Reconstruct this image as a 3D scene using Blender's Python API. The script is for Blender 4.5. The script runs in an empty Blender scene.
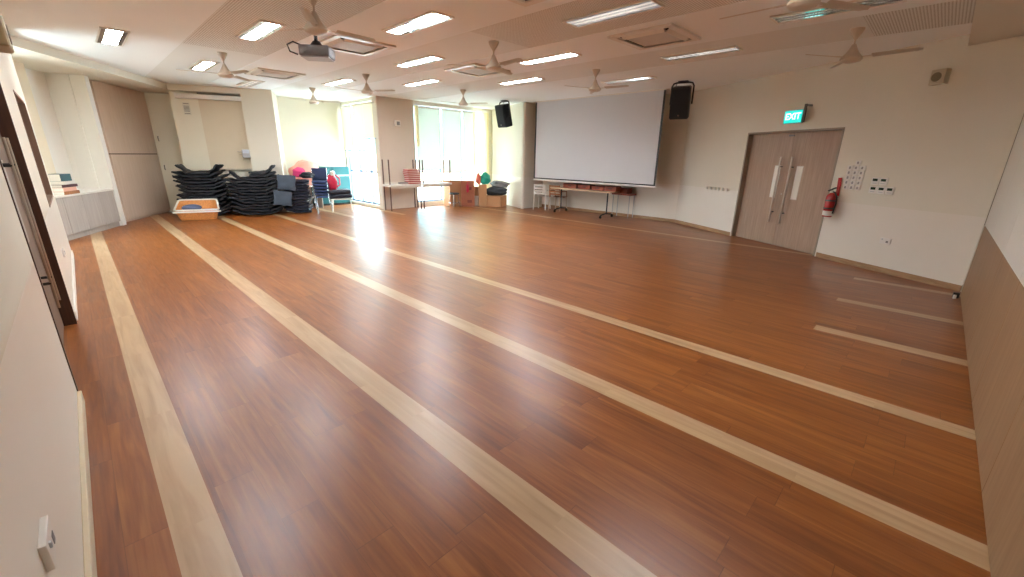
import bpy, bmesh, math, random
from mathutils import Vector, Matrix
random.seed(11)
R = math.radians; PI = math.pi
SC = bpy.context.scene
COL = SC.collection

# ------------------------------------------------------------------ helpers
def lin(r, g, b):
    f = lambda c: (c/255)/12.92 if c/255 <= .04045 else ((c/255+.055)/1.055)**2.4
    return (f(r), f(g), f(b), 1)

class M:
    """collects solids, builds ONE mesh object"""
    def __init__(s): s.bm = bmesh.new()
    def _add(s, t, mat=None):
        if mat is not None: bmesh.ops.transform(t, matrix=mat, verts=t.verts)
        me = bpy.data.meshes.new('t'); t.to_mesh(me); t.free(); s.bm.from_mesh(me); bpy.data.meshes.remove(me)
        return s
    def box(s, size, loc=(0,0,0), rot=(0,0,0), bev=0, seg=2):
        t = bmesh.new(); bmesh.ops.create_cube(t, size=1)
        bmesh.ops.scale(t, vec=size, verts=t.verts)
        if bev: bmesh.ops.bevel(t, geom=t.edges[:], offset=bev, segments=seg, affect='EDGES', profile=.6)
        return s._add(t, Matrix.Translation(loc) @ Matrix.Rotation(rot[2],4,'Z') @ Matrix.Rotation(rot[1],4,'Y') @ Matrix.Rotation(rot[0],4,'X'))
    def bb(s, a, b, bev=0, seg=2):
        return s.box([abs(b[i]-a[i]) for i in range(3)], [(a[i]+b[i])/2 for i in range(3)], bev=bev, seg=seg)
    def cyl(s, r1, r2, h, loc=(0,0,0), rot=(0,0,0), n=24):
        t = bmesh.new(); bmesh.ops.create_cone(t, cap_ends=True, segments=n, radius1=r1, radius2=r2, depth=h)
        return s._add(t, Matrix.Translation(loc) @ Matrix.Rotation(rot[2],4,'Z') @ Matrix.Rotation(rot[1],4,'Y') @ Matrix.Rotation(rot[0],4,'X'))
    def ball(s, rad, loc=(0,0,0), n=20):
        t = bmesh.new(); bmesh.ops.create_uvsphere(t, u_segments=n, v_segments=n//2+2, radius=1)
        bmesh.ops.scale(t, vec=rad, verts=t.verts); return s._add(t, Matrix.Translation(loc))
    def lathe(s, prof, loc=(0,0,0), n=28):
        t = bmesh.new(); rings = []
        for r, z in prof:
            if r < 1e-5: rings.append([t.verts.new((0,0,z))])
            else: rings.append([t.verts.new((r*math.cos(2*PI*i/n), r*math.sin(2*PI*i/n), z)) for i in range(n)])
        for a, b in zip(rings, rings[1:]):
            for i in range(n):
                j = (i+1) % n
                if len(a) == 1 and len(b) == 1: continue
                if len(a) == 1: t.faces.new((a[0], b[j], b[i]))
                elif len(b) == 1: t.faces.new((a[i], a[j], b[0]))
                else: t.faces.new((a[i], a[j], b[j], b[i]))
        bmesh.ops.recalc_face_normals(t, faces=t.faces)
        return s._add(t, Matrix.Translation(loc))
    def tube(s, pts, r, n=10):
        t = bmesh.new(); pts = [Vector(p) for p in pts]; rings = []; up = None
        for i, p in enumerate(pts):
            d = ((pts[min(i+1, len(pts)-1)] - pts[max(i-1, 0)])).normalized()
            if up is None:
                up = Vector((0,0,1)) if abs(d.z) < .9 else Vector((1,0,0))
            a = d.cross(up).normalized(); b = a.cross(d).normalized(); up = b
            rr = r[i] if isinstance(r, (list, tuple)) else r
            rings.append([t.verts.new(p + (a*math.cos(2*PI*k/n) + b*math.sin(2*PI*k/n))*rr) for k in range(n)])
        for A, B in zip(rings, rings[1:]):
            for k in range(n): t.faces.new((A[k], A[(k+1)%n], B[(k+1)%n], B[k]))
        t.faces.new(rings[0][::-1]); t.faces.new(rings[-1])
        bmesh.ops.recalc_face_normals(t, faces=t.faces)
        return s._add(t)
    def prism(s, poly, z0, z1):
        t = bmesh.new()
        a = [t.verts.new((x, y, z0)) for x, y in poly]; b = [t.verts.new((x, y, z1)) for x, y in poly]
        t.faces.new(a[::-1]); t.faces.new(b); n = len(poly)
        for i in range(n): t.faces.new((a[i], a[(i+1)%n], b[(i+1)%n], b[i]))
        bmesh.ops.recalc_face_normals(t, faces=t.faces)
        return s._add(t)
    def grid(s, fn, nu, nv, thick=0):
        t = bmesh.new(); V = [[t.verts.new(fn(i/nu, j/nv)) for j in range(nv+1)] for i in range(nu+1)]
        for i in range(nu):
            for j in range(nv): t.faces.new((V[i][j], V[i+1][j], V[i+1][j+1], V[i][j+1]))
        if thick: bmesh.ops.solidify(t, geom=t.faces[:], thickness=thick)
        bmesh.ops.recalc_face_normals(t, faces=t.faces)
        return s._add(t)
    def rot(s, m): bmesh.ops.transform(s.bm, matrix=m, verts=s.bm.verts); return s
    def obj(s, name, mat, parent=None, loc=None, rz=0, smooth=False, label=None):
        me = bpy.data.meshes.new(name); s.bm.to_mesh(me); s.bm.free()
        me.materials.append(mat)
        if smooth:
            for p in me.polygons: p.use_smooth = True
            try: me.set_sharp_from_angle(angle=R(38))
            except Exception: pass
        o = bpy.data.objects.new(name, me); COL.objects.link(o)
        if parent: o.parent = parent
        if loc: o.location = loc
        if rz: o.rotation_euler.z = rz
        if label: o['label'] = label
        return o

def thing(name, label, cat, loc=(0,0,0), rz=0, group=None):
    o = bpy.data.objects.new(name, None); COL.objects.link(o); o.empty_display_size = .1
    o.location = loc; o.rotation_euler.z = rz
    return tag(o, label, cat, group)
def tag(o, label, cat, group=None):
    o['label'] = label; o['category'] = cat
    if group: o['group'] = group
    return o
def struct(o): o['kind'] = 'structure'; return o
def copy_tree(o, parent=None):
    c = o.copy(); COL.objects.link(c); c.parent = parent
    for ch in list(o.children): copy_tree(ch, c)
    return c
def dup(o, label, loc, rz=None):
    c = copy_tree(o); c['label'] = label; c.location = loc
    if rz is not None: c.rotation_euler.z = rz
    return c
def lettering(body, size, mat, parent, loc, rot, depth=.002, name='lettering', spacing=1.0):
    cu = bpy.data.curves.new('txt', 'FONT'); cu.body = body; cu.size = size; cu.extrude = depth
    cu.align_x = 'CENTER'; cu.align_y = 'CENTER'; cu.offset = size*.02; cu.space_character = spacing
    o = bpy.data.objects.new('txt', cu); COL.objects.link(o)
    me = bpy.data.meshes.new_from_object(o.evaluated_get(bpy.context.evaluated_depsgraph_get()))
    bpy.data.objects.remove(o); me.materials.clear(); me.materials.append(mat)
    t = bpy.data.objects.new(name, me); COL.objects.link(t); t.parent = parent; t.location = loc; t.rotation_euler = rot
    return t

# ------------------------------------------------------------------ materials
def new_mat(name):
    m = bpy.data.materials.new(name); m.use_nodes = True; nt = m.node_tree
    return m, nt, nt.nodes['Principled BSDF']
def N(nt, typ, **kw):
    n = nt.nodes.new(typ)
    for k, v in kw.items():
        if k.startswith('i_'): n.inputs[int(k[2:])].default_value = v
        else: setattr(n, k, v)
    return n
def math_(nt, op, a, b=None, c=None):
    n = nt.nodes.new('ShaderNodeMath'); n.operation = op
    for i, v in enumerate((a, b, c)):
        if v is None: continue
        if isinstance(v, (int, float)): n.inputs[i].default_value = v
        else: nt.links.new(v, n.inputs[i])
    return n.outputs[0]
def mixc(nt, f, a, b):
    n = nt.nodes.new('ShaderNodeMix'); n.data_type = 'RGBA'
    for i, v in ((0, f), (6, a), (7, b)):
        if hasattr(v, 'is_linked'): nt.links.new(v, n.inputs[i])
        else: n.inputs[i].default_value = v
    return n.outputs[2]
def P(name, rgb, rough=.6, metal=0, var=.06, scale=6, bump=0, coat=0, spec=.5):
    m, nt, b = new_mat(name)
    c = lin(*rgb)
    tc = N(nt, 'ShaderNodeTexCoord'); no = N(nt, 'ShaderNodeTexNoise'); no.inputs['Scale'].default_value = scale; no.inputs['Detail'].default_value = 4
    nt.links.new(tc.outputs['Object'], no.inputs['Vector'])
    hi = tuple(min(1, x*(1+var)) for x in c[:3])+(1,); lo = tuple(x*(1-var) for x in c[:3])+(1,)
    nt.links.new(mixc(nt, no.outputs['Fac'], lo, hi), b.inputs['Base Color'])
    b.inputs['Roughness'].default_value = rough; b.inputs['Metallic'].default_value = metal
    b.inputs['Specular IOR Level'].default_value = spec
    if coat: b.inputs['Coat Weight'].default_value = coat; b.inputs['Coat Roughness'].default_value = .15
    if bump:
        n2 = N(nt, 'ShaderNodeTexNoise'); n2.inputs['Scale'].default_value = scale*12; nt.links.new(tc.outputs['Object'], n2.inputs['Vector'])
        bp = N(nt, 'ShaderNodeBump'); bp.inputs['Strength'].default_value = bump; bp.inputs['Distance'].default_value = .004
        nt.links.new(n2.outputs['Fac'], bp.inputs['Height']); nt.links.new(bp.outputs['Normal'], b.inputs['Normal'])
    return m
def wood(name, rgb, rgb2, rough=.45, scale=(14, 14, .8)):
    m, nt, b = new_mat(name); tc = N(nt, 'ShaderNodeTexCoord'); mp = N(nt, 'ShaderNodeMapping'); mp.inputs['Scale'].default_value = scale
    nt.links.new(tc.outputs['Object'], mp.inputs['Vector'])
    no = N(nt, 'ShaderNodeTexNoise'); no.inputs['Scale'].default_value = 2.5; no.inputs['Detail'].default_value = 6; no.inputs['Distortion'].default_value = .6
    nt.links.new(mp.outputs['Vector'], no.inputs['Vector'])
    cr = N(nt, 'ShaderNodeValToRGB'); cr.color_ramp.elements[0].position = .3; cr.color_ramp.elements[1].position = .7
    cr.color_ramp.elements[0].color = lin(*rgb); cr.color_ramp.elements[1].color = lin(*rgb2)
    nt.links.new(no.outputs['Fac'], cr.inputs['Fac']); nt.links.new(cr.outputs['Color'], b.inputs['Base Color'])
    b.inputs['Roughness'].default_value = rough
    return m
def emis(name, rgb, k, base=(235,235,235)):
    m, nt, b = new_mat(name); b.inputs['Base Color'].default_value = lin(*base)
    b.inputs['Emission Color'].default_value = lin(*rgb); b.inputs['Emission Strength'].default_value = k; b.inputs['Roughness'].default_value = .35
    return m

def floor_mat():
    m, nt, b = new_mat('vinyl_planks'); L = nt.links
    geo = N(nt, 'ShaderNodeNewGeometry'); sep = N(nt, 'ShaderNodeSeparateXYZ'); L.new(geo.outputs['Position'], sep.inputs[0])
    X, Y = sep.outputs['X'], sep.outputs['Y']
    # planks run along Y: .122 wide, about .92 long, staggered by column
    col = math_(nt, 'FLOOR', math_(nt, 'DIVIDE', X, .178))
    wn = N(nt, 'ShaderNodeTexWhiteNoise', noise_dimensions='1D'); L.new(col, wn.inputs['W'])
    row = math_(nt, 'FLOOR', math_(nt, 'ADD', math_(nt, 'DIVIDE', Y, 1.2), math_(nt, 'MULTIPLY', wn.outputs['Value'], 7.3)))
    cv = N(nt, 'ShaderNodeCombineXYZ'); L.new(col, cv.inputs[0]); L.new(row, cv.inputs[1])
    wp = N(nt, 'ShaderNodeTexWhiteNoise', noise_dimensions='2D'); L.new(cv.outputs[0], wp.inputs['Vector'])
    pv = wp.outputs['Value']
    # grain: stretched noise, offset per plank
    gx = N(nt, 'ShaderNodeCombineXYZ')
    L.new(math_(nt, 'MULTIPLY', X, 15), gx.inputs[0]); L.new(math_(nt, 'ADD', math_(nt, 'MULTIPLY', Y, 1.1), math_(nt, 'MULTIPLY', pv, 37)), gx.inputs[1]); L.new(math_(nt, 'MULTIPLY', pv, 19), gx.inputs[2])
    g = N(nt, 'ShaderNodeTexNoise'); g.inputs['Scale'].default_value = 1; g.inputs['Detail'].default_value = 5; g.inputs['Distortion'].default_value = .8; L.new(gx.outputs[0], g.inputs['Vector'])
    g2 = N(nt, 'ShaderNodeTexNoise'); g2.inputs['Scale'].default_value = 3.2; g2.inputs['Detail'].default_value = 6; L.new(gx.outputs[0], g2.inputs['Vector'])
    cr = N(nt, 'ShaderNodeValToRGB'); e = cr.color_ramp.elements
    e[0].position = .22; e[0].color = lin(104, 53, 20); e[1].position = .85; e[1].color = lin(169, 107, 50)
    k = cr.color_ramp.elements.new(.5); k.color = lin(136, 78, 32)
    mixv = math_(nt, 'ADD', math_(nt, 'MULTIPLY', g.outputs['Fac'], .78), math_(nt, 'MULTIPLY', pv, .15))
    mixv = math_(nt, 'ADD', mixv, math_(nt, 'MULTIPLY', math_(nt, 'SUBTRACT', g2.outputs['Fac'], .5), .16))
    gy = N(nt, 'ShaderNodeCombineXYZ'); L.new(math_(nt, 'MULTIPLY', X, 62), gy.inputs[0]); L.new(math_(nt, 'ADD', math_(nt, 'MULTIPLY', Y, 3.2), math_(nt, 'MULTIPLY', pv, 11)), gy.inputs[1])
    g3 = N(nt, 'ShaderNodeTexNoise'); g3.inputs['Scale'].default_value = 1; g3.inputs['Detail'].default_value = 3; L.new(gy.outputs[0], g3.inputs['Vector'])
    mixv = math_(nt, 'ADD', mixv, math_(nt, 'MULTIPLY', math_(nt, 'SUBTRACT', g3.outputs['Fac'], .5), .34))
    L.new(math_(nt, 'ADD', mixv, .005), cr.inputs['Fac'])
    # pale inlaid stripes
    def between(v, a, c): return math_(nt, 'MULTIPLY', math_(nt, 'GREATER_THAN', v, a), math_(nt, 'LESS_THAN', v, c))
    full = None
    for a, c in ((-.025, .15), (1.165, 1.36), (2.393, 2.573), (3.63, 3.78), (9.2, 9.33)):
        t = between(X, a, c); full = t if full is None else math_(nt, 'ADD', full, t)
    short = None
    for a, c in ((5.035, 5.195), (6.36, 6.51), (7.775, 7.915)):
        t = between(X, a, c); short = t if short is None else math_(nt, 'ADD', short, t)
    ends = math_(nt, 'ADD', math_(nt, 'LESS_THAN', Y, .59), math_(nt, 'GREATER_THAN', Y, 10.7))
    S = math_(nt, 'MINIMUM', math_(nt, 'ADD', full, math_(nt, 'MULTIPLY', short, ends)), 1)
    cs = N(nt, 'ShaderNodeValToRGB'); cs.color_ramp.elements[0].position = .25; cs.color_ramp.elements[1].position = .62
    cs.color_ramp.elements[0].color = lin(160, 128, 92); cs.color_ramp.elements[1].color = lin(184, 153, 116)
    L.new(g.outputs['Fac'], cs.inputs['Fac'])
    base = mixc(nt, S, cr.outputs['Color'], cs.outputs['Color'])
    # plank gaps
    fx = math_(nt, 'FRACT', math_(nt, 'DIVIDE', X, .178)); fy = math_(nt, 'FRACT', math_(nt, 'ADD', math_(nt, 'DIVIDE', Y, 1.2), math_(nt, 'MULTIPLY', wn.outputs['Value'], 7.3)))
    gap = math_(nt, 'MAXIMUM', math_(nt, 'LESS_THAN', fx, .011), math_(nt, 'LESS_THAN', fy, .003))
    gap = math_(nt, 'MULTIPLY', math_(nt, 'MULTIPLY', gap, math_(nt, 'SUBTRACT', 1, S)), .45)
    L.new(mixc(nt, gap, base, lin(70, 32, 14)), b.inputs['Base Color'])
    rr = N(nt, 'ShaderNodeMapRange'); rr.inputs[3].default_value = .25; rr.inputs[4].default_value = .42; L.new(g2.outputs['Fac'], rr.inputs[0]); L.new(rr.outputs[0], b.inputs['Roughness'])
    bp = N(nt, 'ShaderNodeBump'); bp.inputs['Strength'].default_value = .22; bp.inputs['Distance'].default_value = .003
    hgt = math_(nt, 'ADD', math_(nt, 'MULTIPLY', g2.outputs['Fac'], .7), math_(nt, 'MULTIPLY', pv, .5))
    L.new(hgt, bp.inputs['Height']); L.new(bp.outputs['Normal'], b.inputs['Normal'])
    b.inputs['Specular IOR Level'].default_value = .45
    return m
def wall_mat():
    """off-white paint above, satin washable paint below about one metre"""
    m, nt, b = new_mat('wall_paint'); L = nt.links
    geo = N(nt, 'ShaderNodeNewGeometry'); sep = N(nt, 'ShaderNodeSeparateXYZ'); L.new(geo.outputs['Position'], sep.inputs[0])
    no = N(nt, 'ShaderNodeTexNoise'); no.inputs['Scale'].default_value = 1.3; no.inputs['Detail'].default_value = 3; L.new(geo.outputs['Position'], no.inputs['Vector'])
    low = math_(nt, 'LESS_THAN', sep.outputs['Z'], .995)
    up = mixc(nt, no.outputs['Fac'], lin(217, 210, 192), lin(225, 219, 203))
    dn = mixc(nt, no.outputs['Fac'], lin(224, 216, 202), lin(230, 224, 212))
    L.new(mixc(nt, low, up, dn), b.inputs['Base Color'])
    r = N(nt, 'ShaderNodeMapRange'); r.inputs[3].default_value = .75; r.inputs[4].default_value = .33; L.new(low, r.inputs[0]); L.new(r.outputs[0], b.inputs['Roughness'])
    return m
def perf_mat():
    m, nt, b = new_mat('perforated_board'); L = nt.links
    geo = N(nt, 'ShaderNodeNewGeometry'); sep = N(nt, 'ShaderNodeSeparateXYZ'); L.new(geo.outputs['Position'], sep.inputs[0])
    p = .028
    fx = math_(nt, 'SUBTRACT', math_(nt, 'FRACT', math_(nt, 'DIVIDE', sep.outputs['X'], p)), .5); fy = math_(nt, 'SUBTRACT', math_(nt, 'FRACT', math_(nt, 'DIVIDE', sep.outputs['Y'], p)), .5)
    d = math_(nt, 'SQRT', math_(nt, 'ADD', math_(nt, 'MULTIPLY', fx, fx), math_(nt, 'MULTIPLY', fy, fy)))
    hole = math_(nt, 'LESS_THAN', d, .27)
    # perforations stop where each band is plain: bands 1,2,3 end near y = 8.85, 4.87, 1.1
    lim = math_(nt, 'SUBTRACT', 8.85, math_(nt, 'MULTIPLY', math_(nt, 'FLOOR', math_(nt, 'DIVIDE', math_(nt, 'SUBTRACT', sep.outputs['X'], 1.5), 2.57)), 3.9))
    hole = math_(nt, 'MULTIPLY', hole, math_(nt, 'LESS_THAN', sep.outputs['Y'], lim))
    L.new(mixc(nt, hole, lin(226, 226, 220), lin(158, 144, 126)), b.inputs['Base Color']); b.inputs['Roughness'].default_value = .8
    return m
def blind_mat(name, rgb, tr=.5):
    m, nt, b = new_mat(name); nt.nodes.remove(b); out = nt.nodes['Material Output']
    d = N(nt, 'ShaderNodeBsdfDiffuse'); t = N(nt, 'ShaderNodeBsdfTranslucent'); mx = N(nt, 'ShaderNodeMixShader')
    tc = N(nt, 'ShaderNodeTexCoord'); no = N(nt, 'ShaderNodeTexNoise'); no.inputs['Scale'].default_value = 60; nt.links.new(tc.outputs['Object'], no.inputs['Vector'])
    c = lin(*rgb); c2 = tuple(x*.93 for x in c[:3])+(1,)
    o = mixc(nt, no.outputs['Fac'], c, c2); nt.links.new(o, d.inputs[0]); nt.links.new(o, t.inputs[0])
    mx.inputs[0].default_value = tr; nt.links.new(d.outputs[0], mx.inputs[1]); nt.links.new(t.outputs[0], mx.inputs[2]); nt.links.new(mx.outputs[0], out.inputs[0])
    return m
def glass_mat():
    m, nt, b = new_mat('window_glass'); nt.nodes.remove(b); out = nt.nodes['Material Output']
    t = N(nt, 'ShaderNodeBsdfTransparent'); t.inputs[0].default_value = (.93, .97, .98, 1); g = N(nt, 'ShaderNodeBsdfGlossy'); g.inputs['Roughness'].default_value = .03
    fr = N(nt, 'ShaderNodeValue'); fr.outputs[0].default_value = .08; mx = N(nt, 'ShaderNodeMixShader')
    nt.links.new(fr.outputs[0], mx.inputs[0]); nt.links.new(t.outputs[0], mx.inputs[1]); nt.links.new(g.outputs[0], mx.inputs[2]); nt.links.new(mx.outputs[0], out.inputs[0])
    return m

FLOOR = floor_mat(); WALL = wall_mat(); PERF = perf_mat()
CEIL = P('ceiling_paint', (238, 240, 238), .85, var=.02, scale=1)
SOFF = P('soffit_paint', (222, 216, 200), .8, var=.02, scale=1)
CREAM = P('cream_laminate', (226, 219, 198), .5, var=.03, scale=2)
WHITE = P('white_plastic', (228, 224, 216), .4, var=.02)
OFFW = P('off_white_enamel', (222, 214, 200), .3, var=.02)
TAUPE = wood('taupe_wood', (158, 132, 112), (178, 152, 130), .5, (16, 16, .7))
TAUPE2 = wood('taupe_cupboard_wood', (202, 180, 158), (212, 192, 172), .5, (12, 12, .6))
GREYW = wood('grey_wood', (168, 160, 152), (184, 177, 168), .5, (12, 12, .6))
CLAD = wood('cladding_wood', (138, 106, 76), (154, 122, 90), .5, (12, 12, .7))
DARKW = wood('dark_brown_timber', (58, 36, 26), (84, 54, 38), .4, (14, 14, .8))
SKIRT = wood('timber_skirting', (150, 116, 82), (176, 140, 102), .5, (2, 2, 12))
STEEL = P('brushed_steel', (190, 178, 165), .28, 1, .05, 20)
CHROME = P('chrome', (205, 208, 212), .16, 1, .02)
ALU = P('painted_aluminium', (120, 142, 176), .4, .2, .03)
BLACK = P('black_plastic', (16, 16, 17), .45, var=.2, scale=20)
BLACKF = P('black_fabric', (15, 20, 28), .55, var=.4, scale=9, bump=.5)
NAVY = P('navy_vinyl', (18, 24, 42), .45, var=.35, scale=9, bump=.4)
CHAIRN = P('navy_seat', (44, 62, 104), .45, var=.2, scale=9)
GREYF = P('grey_fabric', (62, 72, 84), .8, var=.2, scale=9, bump=.4)
SCREEN = P('screen_cloth', (205, 206, 208), .9, var=.01)
RED = P('extinguisher_red', (178, 22, 28), .25, var=.05, coat=.6)
REDB = P('red_board', (176, 62, 52), .55, var=.12, scale=10)
REDW = wood('reddish_timber', (120, 50, 28), (160, 74, 44), .4, (3, 14, 14))
CARD = P('cardboard', (186, 138, 98), .85, var=.08, scale=5)
CARD2 = P('brown_cardboard', (158, 96, 70), .85, var=.1, scale=5)
TEALC = P('teal_laminate', (16, 92, 96), .45, var=.06)
TEALB = P('teal_nylon', (40, 170, 150), .5, var=.2, scale=9)
PINK = P('pink_nylon', (236, 168, 150), .6, var=.12, scale=6)
MAG = P('magenta_nylon', (222, 60, 120), .6, var=.2, scale=9)
REDBAG = P('red_nylon', (186, 26, 62), .5, var=.25, scale=12)
WICKER = P('wicker', (212, 142, 78), .65, var=.4, scale=30, bump=.9)
BROWNP = wood('brown_chair_wood', (150, 98, 58), (174, 118, 74), .5)
DGREY = P('dark_grey_fabric', (62, 66, 72), .8, var=.3, scale=8, bump=.5)
GREYP = P('grey_plastic', (120, 118, 116), .5, var=.05)
LGREY = P('light_grey_plastic', (176, 178, 180), .4, var=.03)
GLASS = glass_mat()
FROST = P('frosted_panel', (232, 228, 218), .25, var=.01)
TUBE = emis('lamp_diffuser', (244, 249, 255), 40)
TUBE_OFF = emis('lamp_diffuser_off_glow', (255, 248, 238), .22)  # unlit diffusers: weak glow added to stand in for reflected daylight
bp_ = TUBE_OFF.node_tree.nodes['Principled BSDF']; bp_.inputs['Metallic'].default_value = .6; bp_.inputs['Roughness'].default_value = .06
TUBE_MIR = P('lamp_mirror_plate', (205, 200, 192), .05, .9, .01)
GREEN = emis('exit_green', (0, 205, 190), .55, (0, 150, 140))
LETTER = emis('exit_letter_white', (225, 255, 250), .65)
LCD = P('lcd_dark_green', (24, 52, 34), .2, var=.1)
BL_Y = blind_mat('yellow_blind', (250, 246, 226), .17); BL_W = blind_mat('white_blind', (240, 246, 240), .15); BL_C = blind_mat('yellow_curtain', (248, 240, 214), .13)

# ------------------------------------------------------------------ room shell
Z = 3.24
U = Vector((.4998, .8661)); NRM = Vector((-.8661, .4998)); C0 = Vector((8.12, -.474)); DRZ = math.atan2(U.y, U.x)
def dw(s, z=0, off=0):
    p = C0 + U*s + NRM*off; return (p.x, p.y, z)

struct(M().prism([(-2.6,-.8),(8.7,-.8),(11.6,4.6),(11.6,12.36),(6.75,12.36),(6.75,15),(3,17),(-2.6,17)], -.1, 0).obj('floor', FLOOR))

def wall(name, p, q, z0, z1, th, holes=(), mat=WALL, ext=(0,0)):
    """wall whose room face runs p->q; the room lies on the left of p->q, thickness goes to the right"""
    p = Vector(p); q = Vector(q); L = (q-p).length; m = M(); s = -ext[0]
    for a, b, c, d in sorted(holes):
        if a > s: m.bb((s, -th, z0), (a, 0, z1))
        if c > z0: m.bb((a, -th, z0), (b, 0, c))
        if d < z1: m.bb((a, -th, d), (b, 0, z1))
        s = b
    if L+ext[1] > s: m.bb((s, -th, z0), (L+ext[1], 0, z1))
    return struct(m.obj(name, mat, None, (p.x, p.y, 0), math.atan2(q.y-p.y, q.x-p.x)))
KX, KY = 11.2, 4.862
SO = -.057  # room corner sits slightly before s = 0
wall('wall_right', (-.8, -.53), (8.088, -.53), 0, Z, .2, ext=(0, .1))
wall('wall_exit', dw(SO)[:2], (KX, KY), 0, Z, .2, [(2.067-SO, 4.117-SO, -.01, 2.195)])
wall('wall_screen', (KX, KY), (KX, 9.62), 0, Z, .2, ext=(.05, .2))
wall('wall_niche', (KX, 9.62), (10.17, 9.59), 0, Z, .06, ext=(0, 0))
wall('wall_column', (10.17, 9.59), (11.12, 12.1), 0, Z, .06)
wall('wall_window', (11.3, 12.1), (6.56, 12.1), 0, Z, .25, [(.6, 3.5, .14, 3.12)])
wall('wall_glazed', (6.6, 12.15), (6.6, 14.5), 0, Z, .14, [(.06, 2.25, .1, 3.14)])
wall('wall_alcove', (6.74, 14.5), (4.6, 14.5), 0, Z, .2)
def F(t, o=0): return (4.176-.914*t+.4*o, 13.3+.4*t+.914*o)
struct(M().prism([F(0), (4.68, 14.52), (4.2, 15), F(.74, .8), F(.74)], 0, Z).obj('wall_pillar', WALL))
struct(M().prism([F(.74, .26), F(.74, .4), F(1.75, .4), F(1.75, .26)], 0, 1.17).obj('wall_hatch', WALL))
struct(M().prism([F(.7, .8), F(.7, .9), F(2.3, .9), F(2.3, .8)], 0, 3.2).obj('wall_back', WALL))
# left wall, with the door recess and a borrowed-light window
LX = -.288
wall('wall_left', (LX, 9.72), (LX, -.8), 0, Z, .2, [(.55, 2.28, .98, 2.26), (3.94, 5.88, -.01, 2.2)])
# store alcove behind the wall end (counter stands here)
wall('wall_alcove_side', (-1.75, 13.4), (-1.75, 9.4), 0, Z, .2, [(.5, 3.3, .9, 2.4)])
wall('wall_alcove_end', (-1.95, 9.52), (-.48, 9.52), 0, Z, .2)

# ceiling: plain strips with three shallow bands of perforated board
bands = [(1.58, 2.775), (4.13, 5.335), (6.72, 7.87)]
m = M(); m.bb((-2.6, -.8, Z), (bands[0][0], 16.6, Z+.1)); m.bb((bands[0][1], -.8, Z), (bands[1][0], 16.6, Z+.1)); m.bb((bands[1][1], -.8, Z), (6.72, 14.7, Z+.1)); m.bb((7.87, -.8, Z), (11.5, 12.36, Z+.1))
struct(m.obj('ceiling', CEIL))
for (a, b), e in zip(bands, (16.6, 14.7, 12.36)):
    struct(M().bb((a, -.8, Z+.004), (b, e, Z+.1)).obj('ceiling', PERF))
struct(M().prism([(-.29, 10.17), (2.07, 14.235), F(.74), F(.74, .9), (3, 17), (-2.6, 17), (-2.6, 9.5), (-.29, 9.5)], 3.1, Z+.03).obj('trim_1', SOFF))
struct(M().bb((-.8, -.6, 3.1), (8.5, .135, Z+.05)).obj('trim_2', SOFF))

# skirtings
def skirt(name, p, q, h, t, mat):
    p = Vector(p); q = Vector(q); L = (q-p).length
    return struct(M().bb((0, 0, 0), (L, t, h), bev=.003, seg=1).obj(name, mat, None, (p.x, p.y, 0), math.atan2(q.y-p.y, q.x-p.x)))
skirt('baseboard_exit', dw(SO)[:2], dw(2.04)[:2], .085, .012, SKIRT)
skirt('baseboard_corner', dw(4.14)[:2], (KX, KY), .085, .012, SKIRT)
skirt('baseboard_screen', (KX, KY), (KX, 9.62), .085, .012, SKIRT)
skirt('baseboard_near', (LX, 3.82), (LX, -.5), .09, .022, P('cream_skirting', (206, 190, 160), .45))
skirt('baseboard_far', (LX, 9.7), (LX, 5.86), .09, .014, WHITE)

# right-hand folding partition: timber below, white boards above, seams every panel
seams = [7.84, 6.7, 5.39, 4.22, 3.0, 1.75, .5, -.75]
for i, (b, a) in enumerate(zip(seams, seams[1:])):
    struct(M().bb((a+.003, -.53, .012), (b-.003, -.516, .918), bev=.002, seg=1).obj('trim_3', CLAD))
    struct(M().bb((a+.003, -.53, .922), (b-.003, -.514, 3.098), bev=.002, seg=1).obj('trim_4', P('partition_white', (214, 210, 200), .35, var=.02) if i == 0 else bpy.data.materials['partition_white']))
struct(M().bb((7.842, -.53, .92), (7.872, -.512, 3.098)).obj('trim_5', P('seal_strip', (122, 106, 78), .6)))

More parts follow.
